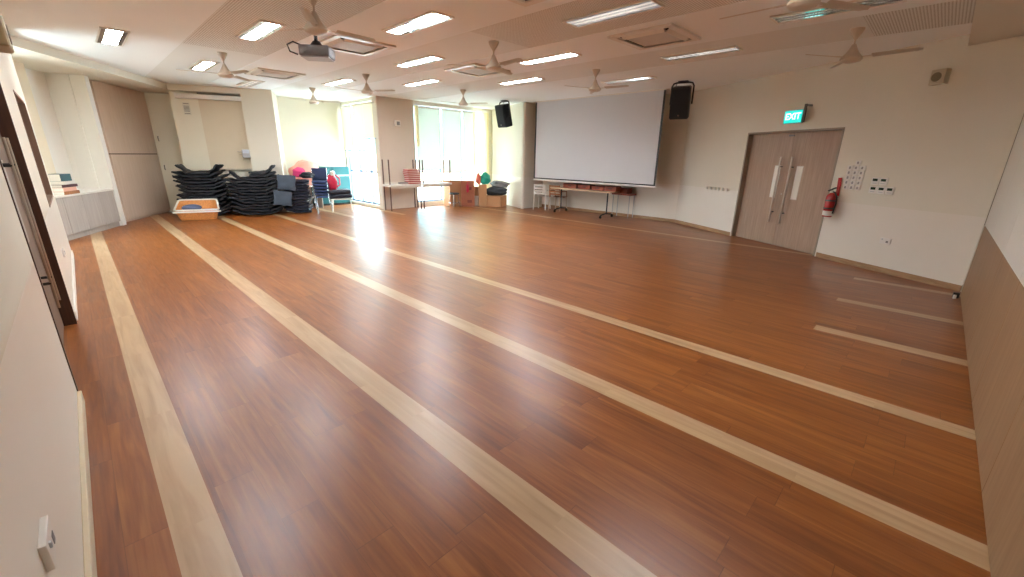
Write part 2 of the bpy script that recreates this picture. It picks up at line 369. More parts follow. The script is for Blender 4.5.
# ------------------------------------------------------------------ exit-side double door
def make_door(name, w, h, loc, rz, mats, hr=.017, off=.1):
    """local X along the wall, Y into the room, opening 0..w; leaves recessed by off"""
    d = bpy.data.objects.new(name, None); COL.objects.link(d); d.location = loc; d.rotation_euler.z = rz; struct(d)
    leafm, framem, barm = mats
    f = M(); f.bb((0, -off-.06, 0), (.032, .006, h)); f.bb((w-.032, -off-.06, 0), (w, .006, h)); f.bb((.032, -off-.06, h-.032), (w-.032, .006, h))
    f.obj('door_frame', framem, d)
    c = w/2
    for k, (a, b) in enumerate(((.036, c-.002), (c+.002, w-.036))):
        lf = M().bb((a, -off-.045, .006), (b, -off, h-.036), bev=.002, seg=1).obj('door_leaf', leafm, d)
        s = -1 if k == 0 else 1
        pc = c + s*.265 if k == 0 else c + s*.225
        g = M(); 
        g.bb((pc-.072, -off-.002, .93), (pc+.072, -off+.004, 1.56)); g.obj('vision_frame', STEEL, lf)
        M().bb((pc-.06, -off+.001, .942), (pc+.06, -off+.006, 1.548)).obj('vision_panel', FROST, lf, label='frosted white vision panel')
        hx = c + s*.125
        hb = M().tube([(hx, -off+.075, .46), (hx, -off+.075, 1.72)], hr, 14).obj('handle', barm, lf, smooth=True)
        br = M()
        for z in (.66, 1.53): M().tube([(hx, -off, z), (hx, -off+.075, z)], .011, 10).obj('handle_bracket', BLACK, hb, smooth=True)
    M().bb((c-.012, -off-.004, 2.09), (c+.1, -off+.02, 2.12), bev=.004).obj('door_stay', GREYP, d)
    M().tube([(c+.02, -off, 1.02), (c+.02, -off+.006, 1.02)], .016, 14).obj('lock_cylinder', STEEL, d)
    return d
make_door('door_1', 2.05, 2.195, dw(2.067), DRZ, (TAUPE, P('door_frame_grey', (150, 136, 118), .45), STEEL))
struct(M().bb((2.067, -.2, 0), (4.117, -.16, 2.19)).obj('trim_6', TAUPE, None, dw(0), DRZ))
# left double door (seen edge on): local X runs +Y world, Y into the room => rotate by 90 deg from -X... use mirrored run
make_door('door_2', 1.94, 2.2, (LX, 5.78, 0), -PI/2, (wood('umber_wood', (104, 82, 66), (124, 100, 82), .5, (16, 16, .7)), DARKW, STEEL), hr=.0095, off=.085)
struct(M().bb((LX-.2, 3.84, 0), (LX-.16, 5.78, 2.2)).obj('trim_7', TAUPE))
# borrowed-light window in the left wall: brown lining, dark glass
w3 = M(); y0, y1, z0, z1 = 7.44, 9.17, .98, 2.26
w3.bb((LX-.2, y0, z0), (LX+.004, y0+.03, z1)); w3.bb((LX-.2, y1-.03, z0), (LX+.004, y1, z1)); w3.bb((LX-.2, y0+.03, z0), (LX+.004, y1-.03, z0+.03)); w3.bb((LX-.2, y0+.03, z1-.03), (LX+.004, y1-.03, z1))
wo = struct(w3.obj('window_1', wood('window_lining', (120, 92, 72), (142, 110, 88), .5)))
M().bb((LX-.15, y0+.03, z0+.03), (LX-.142, y1-.03, z1-.03)).obj('pane', P('dark_glass', (40, 48, 44), .08), wo)

# ------------------------------------------------------------------ windows
def window(name, x0, x1, z0, z1, muls, trans, loc, rz, fw=.05, depth=.07):
    """local X along, Y outwards"""
    o = bpy.data.objects.new(name, None); COL.objects.link(o); o.location = loc; o.rotation_euler.z = rz; struct(o)
    f = M(); f.bb((x0, 0, z0), (x1, depth, z0+fw)); f.bb((x0, 0, z1-fw), (x1, depth, z1)); f.bb((x0, 0, z0+fw), (x0+fw, depth, z1-fw)); f.bb((x1-fw, 0, z0+fw), (x1, depth, z1-fw))
    f.obj('window_frame', ALU, o)
    for u in muls: M().bb((u-fw/2, 0, z0+fw), (u+fw/2, depth, z1-fw)).obj('mullion', ALU, o)
    for t in trans:
        us = [x0+fw] + [v for u in muls for v in (u-fw/2, u+fw/2)] + [x1-fw]
        for a, b in zip(us[::2], us[1::2]): M().bb((a, .005, t-fw/2), (b, depth-.005, t+fw/2)).obj('transom', ALU, o)
    us = [x0+fw/2] + list(muls) + [x1-fw/2]
    for a, b in zip(us, us[1:]): M().bb((a, depth*.45, z0+.02), (b, depth*.45+.006, z1-.02)).obj('pane', GLASS, o)
    return o
window('window_2', 7.8, 10.7, .14, 3.12, [8.83, 9.72], [1.12], (0, 12.16, 0), 0)
window('window_3', -2.25, -.06, .1, 3.14, [-1.52, -.79], [1.1], (6.67, 12.15, 0), -PI/2, .045)
for a in (-1.885, -1.155, -.425):
    pass
struct(M().bb((6.56, 12.2, 0), (6.66, 14.45, .1)).obj('trim_8', SOFF))
window('window_4', .5, 3.3, .9, 2.4, [1.9], [], (-1.85, 13.4, 0), -PI/2)

def roller_blind(label, w, drop, loc, rz, mat, group):
    t = thing('roller_blind', label, 'blind', loc, rz, group)   # origin top centre, X along
    M().tube([(-w/2, 0, -.03), (w/2, 0, -.03)], .028, 14).obj('roller', WHITE, t, smooth=True)
    M().bb((-w/2+.01, -.006, -drop+.012), (w/2-.01, -.003, -.02)).obj('blind_cloth', mat, t)
    M().bb((-w/2+.008, -.012, -drop), (w/2-.008, .003, -drop+.024), bev=.004).obj('bottom_rail', ALU, t)
    return t
g = 'roller blinds at the tall windows'
for x, w, zb, lab in ((8.33, .97, 1.16, 'white roller blind beside the taupe column with the thermostat'), (9.275, .86, 1.06, 'white roller blind on the middle bay of the wide window'), (10.0, .54, 1.1, 'white roller blind next to the gathered yellow curtain')):
    roller_blind(lab, w, 3.1-zb, (x, 12.08, 3.1), 0, BL_W, g)
for y, zb, lab in ((14.05, 1.73, 'yellowish roller blind beside the teal cabinet, over the glazed bay'), (13.29, 1.73, 'yellowish roller blind on the middle bay of the glazed side'), (12.58, 2.08, 'shorter yellowish roller blind beside the column corner')):
    roller_blind(lab, .725, 3.12-zb, (6.56, y, 3.12), PI/2, BL_Y, g)
def curtain(label, x0, x1, z0, z1, y, folds):
    c = M().grid(lambda u, v: (x0+(x1-x0)*u, y+.035*math.sin(u*folds*2*PI)*(0.6+.4*v), z0+(z1-z0)*v), folds*10, 6, .003)
    return tag(c.obj('curtain', BL_C, smooth=True), label, 'curtain', 'curtains at the wide window')
curtain('pale yellow curtain gathered in folds beside the boxes', 10.12, 10.85, .05, 3.1, 11.98, 6)
curtain('narrow yellow curtain tied against the taupe column', 7.78, 7.93, 1.9, 3.1, 12.02, 2)

# outside
ext = lambda n, bm, mat: struct(bm.obj(n, mat))
ext('exterior_ground', M().bb((-30, 16.5, -.4), (60, 70, -.3)), P('paving', (205, 205, 200), .9))
ext('exterior_wall', M().bb((8, 24, -.3), (26, 24.4, 1.2)), P('terracotta_wall', (226, 176, 140), .9))
ext('exterior_building', M().bb((18, 26, -.3), (30, 40, 6)), P('pale_teal_facade', (120, 205, 215), .7))

# ------------------------------------------------------------------ ceiling fans
FANM = P('fan_enamel', (200, 186, 166), .35, var=.02)
def make_fan():
    t = thing('ceiling_fan', 'x', 'ceiling fan', (0, 0, 0), 0, 'white three-blade ceiling fans')
    M().lathe([(0, 0), (.075, 0), (.075, -.012), (.07, -.03), (.035, -.09), (.016, -.12), (0, -.12)]).obj('canopy', FANM, t, smooth=True)
    M().tube([(0, 0, -.11), (0, 0, -.2)], .011, 12).obj('downrod', FANM, t, smooth=True)
    M().lathe([(0, -.175), (.022, -.175), (.032, -.2), (.05, -.24), (.078, -.285), (.1, -.31), (.118, -.33), (.12, -.35), (.1, -.372), (.06, -.384), (0, -.388)]).obj('motor_housing', FANM, t, smooth=True)
    for k in range(3):
        b = M(); tilt = R(-13)
        def fn(u, v):
            r = .21 + .47*u; wd = (.115 - .03*u)*(1 if u < .93 else (1-((u-.93)/.07)**2*.6)); y = (v-.5)*wd
            return (r, y*math.cos(tilt), -.325 + y*math.sin(tilt) - .008*math.cos((v-.5)*PI))
        b.grid(fn, 12, 4, .009).rot(Matrix.Rotation(2*PI*k/3, 4, 'Z'))
        bl = b.obj('blade', FANM, t, smooth=True)
        M().box((.15, .035, .007), (.165, 0, -.328), bev=.003).rot(Matrix.Rotation(2*PI*k/3, 4, 'Z')).obj('blade_iron', FANM, bl)
    return t
fan0 = make_fan()
fans = [((2.13, 5.09), 0, 'white ceiling fan hanging just above the grey projector'), ((2.18, 9.13), 45, 'white ceiling fan over the wicker basket end of the hall'),
        ((4.72, 5.1), 22, 'white ceiling fan hanging beneath a square air conditioner, hall centre'), ((7.41, 5.13), 40, 'white ceiling fan in front of the projection screen top'),
        ((7.3, 1.16), 26, 'white ceiling fan between the EXIT sign and the beige wall speaker'), ((4.75, 9.09), 58, 'white ceiling fan in front of the yellowish blinds'),
        ((7.43, 9.17), 56, 'white ceiling fan in front of the wide window, beside a hung black speaker'), ((4.57, 1.14), 88, 'white ceiling fan cut by the top of the picture, beside a lamp mirroring cyan'),
        ((4.76, 12.0), 75, 'small-looking white ceiling fan before the bright alcove with pink bags')]
for i, ((x, y), a, lab) in enumerate(fans):
    inb = any(p < x < q for p, q in bands); f = fan0 if i == 0 else copy_tree(fan0)
    f.location = (x, y, Z+(.004 if inb else 0)); f.rotation_euler.z = R(a); f['label'] = lab

# ------------------------------------------------------------------ recessed lights and air conditioners
def make_light():
    t = thing('ceiling_light', 'x', 'ceiling light', (0, 0, 0), 0, 'recessed louvred ceiling lights')
    f = M(); f.bb((-.16, -.585, -.006), (-.14, .585, .03)); f.bb((.14, -.585, -.006), (.16, .585, .03)); f.bb((-.14, -.585, -.006), (.14, -.565, .03)); f.bb((-.14, .565, -.006), (.14, .585, .03))
    f.obj('light_frame', OFFW, t)
    M().bb((-.14, -.565, .008), (.14, .565, .012)).obj('diffuser', TUBE, t)
    l = M(); l.bb((-.006, -.565, -.004), (.006, .565, .008)); l.bb((-.14, -.565, -.003), (-.085, .565, .008)); l.bb((.085, -.565, -.003), (.14, .565, .008)); l.obj('reflector', P('louvre_aluminium', (205, 208, 212), .05, .95, .01), t)
    return t
L0 = make_light()
lights = [(.8, 9.15, 'ceiling light above the wicker basket walkway, by the grey-topped counter beam'), (2.2, 7.12, 'ceiling light whose far edge passes behind the fan by the projector'),
          (2.2, 10.7, 'ceiling light between the beige shutter and the white fan above the basket'), (3.45, 5.18, 'bright ceiling light beside the central air conditioner and the projector fan'),
          (4.75, 3.14, 'long ceiling light in the perforated band with a tiny green spot'), (4.75, 7.12, 'bright ceiling light halfway between projector and central fan'),
          (4.8, 10.55, 'ceiling light in front of the yellowish blinds, behind a fan'), (6.05, 5.18, 'ceiling light between the central fan and the fan before the screen'),
          (6.08, 9.03, 'ceiling light in front of the taupe column with the thermostat'), (7.33, 3.14, 'long unlit-looking ceiling light above the hung black speaker by the screen'),
          (7.38, 7.1, 'ceiling light in front of the hung black speaker by the curtain'), (8.72, 5.2, 'ceiling light hard against the top of the projection screen'),
          (3.45, 12.4, 'ceiling light above the bulging stack of black floor chairs by the pillar'),
          (6.2, 1.24, 'ceiling light cut by the picture top, mirroring the cyan EXIT sign'), (.8, 5.18, 'unseen ceiling light above the dark-framed door, lit as fill'),  # door light is out of view, added and lit to even the brightness
          (3.45, 1.3, 'unseen ceiling light close to the white and timber partition, lit as fill')]  # unseen fixture, added to brighten the near end of the hall
for i, (x, y, lab) in enumerate(lights):
    inb = any(p < x < q for p, q in bands); l = L0 if i == 0 else copy_tree(L0)
    l.location = (x, y, Z+(.004 if inb else 0)-.014); l['label'] = lab
    for ch in l.children:
        if ch.name.startswith('diffuser'): ch.data = ch.data.copy(); ch.data.materials[0] = TUBE_MIR if i == 13 else TUBE_OFF if i in (4, 9, 11, 12) else TUBE
def make_ac():
    t = thing('air_conditioner', 'x', 'air conditioner', (0, 0, 0), 0, 'square ceiling cassette air conditioners')
    s = .46; f = M()
    f.bb((-s, -s, -.03), (s, -.37, 0), bev=.008); f.bb((-s, .37, -.03), (s, s, 0), bev=.008); f.bb((-s, -.37, -.03), (-.37, .37, 0), bev=.008); f.bb((.37, -.37, -.03), (s, .37, 0), bev=.008)
    f.obj('fascia', OFFW, t)
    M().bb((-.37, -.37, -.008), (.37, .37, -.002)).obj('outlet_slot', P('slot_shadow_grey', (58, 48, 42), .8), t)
    gr = M().bb((-.29, -.29, -.036), (.29, .29, -.012), bev=.01); gr = gr.obj('intake_grille', P('grille_grey', (196, 190, 180), .6), t)
    for k in range(4):
        M().box((.6, .075, .008), (0, .334, -.03), (R(32), 0, 0), bev=.003).rot(Matrix.Rotation(k*PI/2, 4, 'Z')).obj('air_vane', OFFW, t)
    return t
A0 = make_ac()
for i, (x, y, lab) in enumerate(((3.42, 6.85, 'square cassette air conditioner behind the projector'), (5.93, 6.87, 'square cassette air conditioner behind the central fan'),
                                 (5.98, 3.22, 'square cassette air conditioner near the hung speaker, dark slots showing'), (3.4, 3.2, 'square cassette air conditioner cut off by the picture top'),
                                 (3.42, 10.5, 'square cassette air conditioner seen thin, beyond the projector'))):
    a = A0 if i == 0 else copy_tree(A0); a.location = (x, y, Z); a['label'] = lab

# ------------------------------------------------------------------ projector
t = thing('projector', 'grey projector hanging from a dark ceiling pole under a fan', 'projector', (2.42, 5.82, 2.83), R(-38))
M().box((.35, .3, .12), (0, 0, 0), bev=.02).obj('body', P('projector_grey', (122, 120, 120), .5), t)
M().box((.32, .27, .014), (0, 0, -.066), bev=.005).obj('underside', LGREY, t, label='pale grey underside')
M().tube([(.1, .15, 0), (.1, .185, 0)], .05, 20).obj('lens', BLACK, t, smooth=True)
M().cyl(.022, .022, .34, (0, 0, .23)).obj('pole', BLACK, t, smooth=True)
M().cyl(.09, .04, .07, (0, 0, .09)).obj('mount', BLACK, t, smooth=True)
M().tube([(-.15, -.05, .06), (-.24, -.1, .09), (-.3, -.13, .05), (-.28, -.12, -.02), (-.2, -.09, -.045)], .009, 8).obj('cable', BLACK, t, smooth=True)

# ------------------------------------------------------------------ projection screen
t = thing('projection_screen', 'large white pull-down projection screen with black side borders', 'projection screen', (10.38, 7.22, 0))
M().box((.09, 4.3, .024), (0, 0, 3.23), bev=.004).obj('housing', OFFW, t)
M().bb((-.002, -2.03, 1.01), (.002, 2.03, 3.22)).obj('screen_cloth', SCREEN, t)
M().bb((-.003, -2.08, .975), (.003, -2.031, 3.22)).obj('border', BLACK, t); M().bb((-.003, 2.031, .975), (.003, 2.08, 3.22)).obj('border', BLACK, t); M().bb((-.003, -2.031, .975), (.003, 2.031, 1.009)).obj('border', BLACK, t)
M().box((.04, 4.2, .045), (0, 0, .95), bev=.012).obj('bottom_bar', WHITE, t)

# ------------------------------------------------------------------ hung loudspeakers
def make_speaker():
    t = thing('loudspeaker', 'x', 'loudspeaker', (0, 0, 0), 0, 'black loudspeakers hung beside the screen')  # origin at the ceiling
    tilt = Matrix.Translation((0, 0, -.425)) @ Matrix.Rotation(R(-13), 4, 'X')
    b = M().prism([(-.2, .16), (-.17, -.15), (.17, -.15), (.2, .16)], -.32, .32); bmesh.ops.bevel(b.bm, geom=b.bm.edges[:], offset=.018, segments=2, affect='EDGES')
    cab = b.rot(tilt).obj('cabinet', BLACK, t)
    M().box((.35, .014, .57), (0, .165, 0), bev=.012).rot(tilt).obj('grille', P('speaker_mesh', (20, 21, 24), .75, bump=.6, scale=30), t)
    M().cyl(.016, .016, .008, (0, .176, -.24), (PI/2, 0, 0)).rot(tilt).obj('badge', CHROME, t)
    M().tube([(-.222, 0, -.46), (-.222, 0, -.1), (-.19, 0, -.045), (-.13, 0, -.03), (.13, 0, -.03), (.19, 0, -.045), (.222, 0, -.1), (.222, 0, -.46)], .017, 10).obj('yoke_bracket', BLACK, t, smooth=True)
    M().box((.2, .12, .012), (0, 0, -.006)).obj('ceiling_plate', BLACK, t)
    M().tube([(.1, -.2, -.35), (.17, -.26, -.3), (.2, -.2, -.12), (.14, -.08, -.01)], .006, 8).obj('cable', BLACK, t, smooth=True)
    return t
s0 = make_speaker(); s0.location = (9.6, 4.38, Z); s0.rotation_euler.z = R(104); s0['label'] = 'black loudspeaker hung from the ceiling between screen and double door'
dup(s0, 'black loudspeaker hung from the ceiling between the yellow curtain and the screen', (9.56, 9.85, Z), R(88))

# ------------------------------------------------------------------ things on the exit wall (X along wall, Y into room)
def dthing(name, label, cat, s, z, group=None): return thing(name, label, cat, dw(s, z), DRZ, group)
TXT = (PI/2, 0, PI)
t = dthing('exit_sign', 'cyan green EXIT sign on an arm above the double door', 'sign', 2.965, 2.415)
M().box((.37, .05, .22), (0, .13, 0), bev=.004).obj('housing', GREYP, t)
M().box((.36, .008, .21), (0, .158, 0)).obj('sign_face', GREEN, t)
lettering('EXIT', .155, LETTER, t, (0, .163, .002), TXT)
M().box((.03, .04, .3), (-.2, .13, .05), bev=.003).obj('side_bar', P('sign_bracket', (88, 78, 66), .5), t)
M().box((.03, .16, .03), (-.2, .07, .18)).obj('wall_arm', GREYP, t)
t = thing('wall_speaker', 'beige box speaker above the dark-framed door, seen end-on', 'speaker', (LX, 4.9, 2.41), -PI/2)
M().box((.37, .16, .2), (0, .08, 0), bev=.025, seg=3).obj('cabinet', P('beige_housing', (168, 152, 118), .5), t)
M().cyl(.065, .065, .01, (0, .16, 0), (PI/2, 0, 0)).obj('grille', P('speaker_grille_dark', (110, 98, 74), .7), t, smooth=True)
t = dthing('wall_speaker', 'small beige box speaker with round grille high on the wall', 'speaker', .885, 2.76)
M().box((.17, .1, .19), (0, .05, 0), bev=.008).obj('cabinet', P('speaker_beige', (196, 184, 156), .5), t)
M().cyl(.058, .058, .012, (.01, .1, 0), (PI/2, 0, 0)).obj('grille', P('speaker_grille', (128, 118, 90), .7), t, smooth=True)
# switches
for i, (r, c) in enumerate([(-1, 1)] + [(r, c) for r in range(5) for c in range(3)]):
    s = 1.81 - c*.098; z = 1.555 - r*.078
    if i == 0: s = 1.7; z = 1.633
    rn = ['lone top', 'top', 'second', 'middle', 'fourth', 'bottom'][r+1]; cn = ['by the extinguisher side', 'in the middle', 'by the thermostat side'][c]
    lab = 'single white wall switch above the bank of switches' if i == 0 else f'white wall switch {cn} of the {rn} row of the bank'
    t = dthing('wall_switch', lab, 'wall switch', s, z, 'bank of white wall switches by the extinguisher')
    if i < 1:
        sw = t; M().box((.088, .018, .07), (0, .009, 0), bev=.004).obj('switch_plate', WHITE, t)
        M().box((.026, .01, .04), (0, .02, 0), (R(7), 0, 0), bev=.003).obj('rocker', P('rocker_grey', (150, 146, 142), .4), t)
    else:
        for ch in sw.children: copy_tree(ch, t)
for i, (s, z, lab) in enumerate(((1.37, 1.365, 'upper thermostat directly above a pair, beside the switch bank'), (1.25, 1.365, 'upper thermostat farther from the switch bank'),
                                 (1.37, 1.235, 'lower thermostat beside the switch bank'), (1.25, 1.235, 'middle thermostat of the lower three'), (1.13, 1.235, 'end thermostat of the lower three, with nothing above it'))):
    t = dthing('thermostat', 'white ' + lab, 'thermostat', s, z, 'white thermostats with dark displays')
    M().box((.112, .022, .112), (0, .011, 0), bev=.005).obj('thermostat_body', WHITE, t)
    M().box((.07, .004, .038), (0, .0235, .02)).obj('display', LCD, t, label='dark green display')
    M().box((.06, .004, .008), (0, .0235, -.03)).obj('button', LGREY, t)
def socket(label, loc, rz, w=.15):
    t = thing('wall_socket', label, 'wall socket', loc, rz)
    M().box((w, .018, .088), (0, .009, 0), bev=.003).obj('socket_plate', WHITE, t)
    M().box((.012, .008, .02), (w*.28, .02, .02), bev=.002).obj('socket_switch', LGREY, t)
    M().box((.03, .002, .03), (-w*.2, .0185, -.01)).obj('socket_hole', GREYP, t)
socket('white double socket low on the wall below the thermostats', dw(1.0, .49), DRZ)
socket('white socket low on the wall beyond the dark-framed door', (LX, 7.15, .48), -PI/2)
socket('white socket plate on the near wall above the cream skirting', (LX, 1.64, .535), -PI/2)
# fire extinguisher
t = dthing('fire_extinguisher', 'red fire extinguisher on the wall beside the double door', 'fire extinguisher', 1.94, .74)
M().lathe([(0, 0), (.066, 0), (.072, .012), (.072, .33), (.062, .365), (.035, .39), (.026, .4), (0, .4)], (0, .1, 0)).obj('cylinder', RED, t, smooth=True)
M().lathe([(.0725, .02), (.0735, .02), (.0735, .1), (.0725, .1)], (0, .1, 0)).obj('label_band', WHITE, t, label='white label')
M().lathe([(.073, .13), (.076, .13), (.076, .155), (.073, .155)], (0, .1, 0)).obj('strap', BLACK, t); M().lathe([(.073, .26), (.076, .26), (.076, .285), (.073, .285)], (0, .1, 0)).obj('strap', BLACK, t)
M().cyl(.024, .02, .05, (0, .1, .42)).obj('valve', STEEL, t, smooth=True)
M().box((.028, .16, .02), (-.01, .13, .46), (R(-18), 0, 0), bev=.004).obj('handle', BLACK, t)
M().tube([(0, .1, .42), (-.06, .12, .41), (-.1, .11, .34), (-.105, .1, .22), (-.09, .1, .12), (-.085, .1, .06)], .012, 10).obj('hose', BLACK, t, smooth=True)
M().box((.055, .016, .3), (-.03, .03, .5), (0, R(4), 0), bev=.003).obj('marker_plate', RED, t)
M().prism([(-.02, 0), (.06, 0), (.015, .06)], 0, .02).rot(Matrix.Translation((-.01, .045, .36)) @ Matrix.Rotation(PI/2, 4, 'X')).obj('wall_bracket', RED, t)
# row of hooks
t = dthing('hook_rail', 'row of small white hooks between screen and double door', 'hook rail', 4.76, 1.0)
M().box((.78, .012, .06), (0, .006, 0), bev=.004).obj('rail', P('hook_rail_cream', (216, 206, 186), .5), t)
for k in range(6):
    x = -.32+.128*k
    M().box((.045, .03, .06), (x, .025, -.005), bev=.01).obj('hook', WHITE, t)
# floor guide in the corner
t = thing('floor_guide', 'small dark and white metal guide on the floor at the wall corner', 'floor guide', (7.66, -.47, 0))
M().box((.05, .06, .07), (0, 0, .035), bev=.006).obj('block', BLACK, t); M().box((.05, .03, .045), (-.05, .01, .0225), bev=.005).obj('clip', WHITE, t)

# thermostat on the taupe column
t = thing('wall_controller', 'small white controller with grey screen high on the taupe column', 'controller', (7.18, 12.05, 2.54), PI)
M().box((.2, .03, .17), (0, .015, 0), bev=.006).obj('controller_body', WHITE, t); M().box((.1, .004, .1), (-.03, .032, 0)).obj('display', GREYP, t)
struct(M().bb((6.56, 12.05, 0), (7.79, 12.1, Z)).obj('trim_9', P('taupe_paint', (212, 197, 180), .7, var=.02)))

# ------------------------------------------------------------------ built-in storage on the far side
ca = Vector((-.29, 11.38)); cb = Vector((.53, 13.0)); cd = (cb-ca).normalized(); cn = Vector((-cd.y, cd.x)); crz = math.atan2(cd.y, cd.x)
# local frame: X along the front, Y away from the room
t = thing('base_cupboard', 'low grey wood cupboard with white top in the alcove', 'cupboard', (cb.x, cb.y, 0), crz)
M().bb((-2.3, .02, .1), (-.01, .6, .79)).obj('carcass', GREYW, t)
M().bb((-2.3, .04, 0), (-.01, .58, .1)).obj('plinth', GREYW, t)
for k in range(4): M().bb((-.012-.57*(k+1)+.004, 0, .11), (-.012-.57*k-.004, .02, .785), bev=.002, seg=1).obj('door', GREYW, t)
M().bb((-2.3, -.02, .79), (-.002, .62, .825), bev=.003).obj('worktop', WHITE, t, label='white worktop')
WT = P('alcove_white', (232, 230, 222), .6, var=.02)
struct(M().bb((-2.5, .62, 0), (.9, .75, 3.1)).obj('wall_alcove_back', WT, None, (cb.x, cb.y, 0), crz))
struct(M().bb((0, -.02, 0), (.15, .62, 3.1), bev=.004).obj('trim_10', WT, None, (cb.x, cb.y, 0), crz))
struct(M().bb((-2.2, .3, .83), (-1.12, .62, 3.1)).obj('trim_11', P('cream_paint', (226, 214, 188), .7, var=.02), None, (cb.x, cb.y, 0), crz))
def mag(name, label, size, mat, x, y, z, rz, cat='book'):
    t = thing(name, label, cat, (cb.x+cd.x*x+cn.x*y, cb.y+cd.y*x+cn.y*y, z), crz+rz, 'books on the white alcove worktop')
    w, d, h = size
    M().bb((-w/2, -d/2, 0), (w/2, d/2, .004)).obj('cover', mat, t); M().bb((-w/2, -d/2, h-.004), (w/2, d/2, h)).obj('cover', mat, t); M().bb((-w/2+.004, -d/2+.003, .004), (w/2-.008, d/2-.003, h-.004)).obj('page_block', WHITE, t)
    M().bb((-w/2, -d/2-.002, .002), (w/2, -d/2+.004, h-.002)).obj('spine', mat, t)
bx = -1.42
for lab, size, mat, z, dx, r in (('brown book at the bottom of the pile on the alcove worktop', (.46, .3, .06), BROWNP, .825, 0, 0), ('pale pink book lying second in the alcove worktop pile', (.44, .28, .07), P('salmon_cover', (226, 178, 156), .6), .885, -.02, .06),
                                 ('dark maroon book lying third in the alcove worktop pile', (.42, .28, .05), P('maroon_cover', (70, 30, 34), .5), .955, .02, -.05), ('white folder near the top of the alcove worktop pile', (.32, .22, .06), WHITE, 1.005, .05, .1),
                                 ('dark teal box file on top of the alcove worktop pile', (.27, .22, .13), P('file_teal', (28, 70, 78), .4), 1.065, .03, -.08)):
    mag('book', lab, size, mat, bx+dx, .14, z, r)
# tall taupe cupboard
pa = Vector((.67, 13.57)); pb = Vector((1.71, 15.28)); pd = (pb-pa).normalized(); L = (pb-pa).length
t = thing('tall_cupboard', 'tall taupe wood cupboard in two tiers behind the wicker basket', 'cupboard', (pa.x, pa.y, 0), math.atan2(pd.y, pd.x))
M().bb((0, .025, .06), (L, .5, 3.09)).obj('carcass', TAUPE2, t); M().bb((0, .04, 0), (L, .48, .06)).obj('plinth', TAUPE2, t)
M().bb((0, .012, 1.54), (L, .03, 1.57)).obj('shadow_gap', P('gap_brown', (96, 78, 64), .7), t); M().bb((.003, 0, .065), (L-.003, .025, 1.541), bev=.002, seg=1).obj('door', TAUPE2, t); M().bb((.003, 0, 1.565), (L-.003, .025, 3.085), bev=.002, seg=1).obj('door', TAUPE2, t)
struct(M().bb((-.2, .52, 0), (L+.2, .6, 3.1)).obj('wall_cupboard_back', WALL, None, (pa.x, pa.y, 0), math.atan2(pd.y, pd.x)))
struct(M().bb((-.6, .05, 0), (0, .6, 3.1)).obj('trim_13', WT, None, (pa.x, pa.y, 0), math.atan2(pd.y, pd.x)))
struct(M().prism([(1.70, 15.295), (1.74, 15.295), (1.80, 15.46), (1.55, 15.43)], 0, 3.1).obj('wall_cupboard_corner', CREAM))
# white cupboard
kd = Vector((.914, -.405)).normalized()
t = thing('tall_cupboard', 'tall cream white cupboard with small handles behind the chair stack', 'cupboard', (1.73, 15.28, 0), math.atan2(kd.y, kd.x))
M().bb((0, .025, 0), (.85, .5, 3.09)).obj('carcass', CREAM, t)
for a, b in ((.003, .57), (.574, .847)):
    for z0, z1 in ((.06, 1.5), (1.506, 3.08)):
        d = M().bb((a, 0, z0), (b, .025, z1), bev=.002, seg=1).obj('door', CREAM, t)
        for hx in ((.07, .53) if a < .1 else (.61,)):
            if z0 < 1 and hx > .1: continue
            hz = 1.95 if z0 > 1 else 1.2
            M().tube([(hx, 0, hz-.06), (hx, -.025, hz-.05), (hx, -.025, hz+.05), (hx, 0, hz+.06)], .011, 8).obj('handle', P('dark_handle', (110, 104, 96), .35, .6) if 'dark_handle' not in bpy.data.materials else bpy.data.materials['dark_handle'], d, smooth=True)
# roller shutter over the serving hatch
fd = Vector((.914, -.4)).normalized(); frz = math.atan2(fd.y, fd.x)
fl = F(1.75); SW = 1.01
t = thing('roller_shutter', 'beige pull-down shutter with white head rail beside the cream cupboard', 'shutter', (fl[0], fl[1], 0), frz)
M().bb((-.45, .02, 2.93), (SW, .19, 3.035), bev=.005).obj('head_rail', WHITE, t)
M().bb((0, .2, 1.2), (SW, .215, 2.93)).obj('shutter_curtain', P('shutter_beige', (216, 202, 176), .6, var=.02), t)
M().bb((0, .185, 1.165), (SW, .225, 1.2), bev=.004).obj('bottom_bar', P('shutter_bar', (196, 186, 166), .4), t)
struct(M().bb((-.6, .2, 0), (-.0, .28, 3.1)).obj('trim_12', CREAM, None, (fl[0], fl[1], 0), frz))
n = thing('notice', 'small white notice with grey printed lines at the shutter corner', 'notice', (fl[0]+fd.x*-.34, fl[1]+fd.y*-.34+.0, 2.69), frz)
n.location = Vector((F(2.03, .185)[0], F(2.03, .185)[1], 2.69))
M().box((.16, .006, .3), (0, 0, 0)).obj('sheet', P('notice_sheet', (214, 208, 190), .6), n)
INK = P('grey_ink', (96, 90, 82), .7)
for z in (.12, .06, .03, 0, -.03, -.06, -.12): M().bb((-.06, -.004, z-.006), (.06, -.0032, z+.006)).obj('printed_line', INK, n)
t = thing('dispenser', 'grey wall dispenser box with side bracket beside the shutter', 'dispenser', (*F(.83, .05), 1.6), frz)
M().box((.19, .13, .22), (0, 0, 0), bev=.03, seg=3).obj('dispenser_body', LGREY, t); M().box((.15, .02, .09), (0, -.062, .05), bev=.006).obj('dispenser_cover', P('pale_blue_plastic', (196, 206, 218), .3), t)
M().tube([(-.1, 0, .04), (-.2, 0, .05), (-.2, .1, .05)], .012, 8).obj('bracket', STEEL, t); M().tube([(-.1, 0, -.03), (-.16, 0, -.03), (-.16, .1, -.03)], .012, 8).obj('bracket', STEEL, t)
M().box((.05, .1, .05), (0, .1, 0)).obj('wall_mount', GREYP, t)

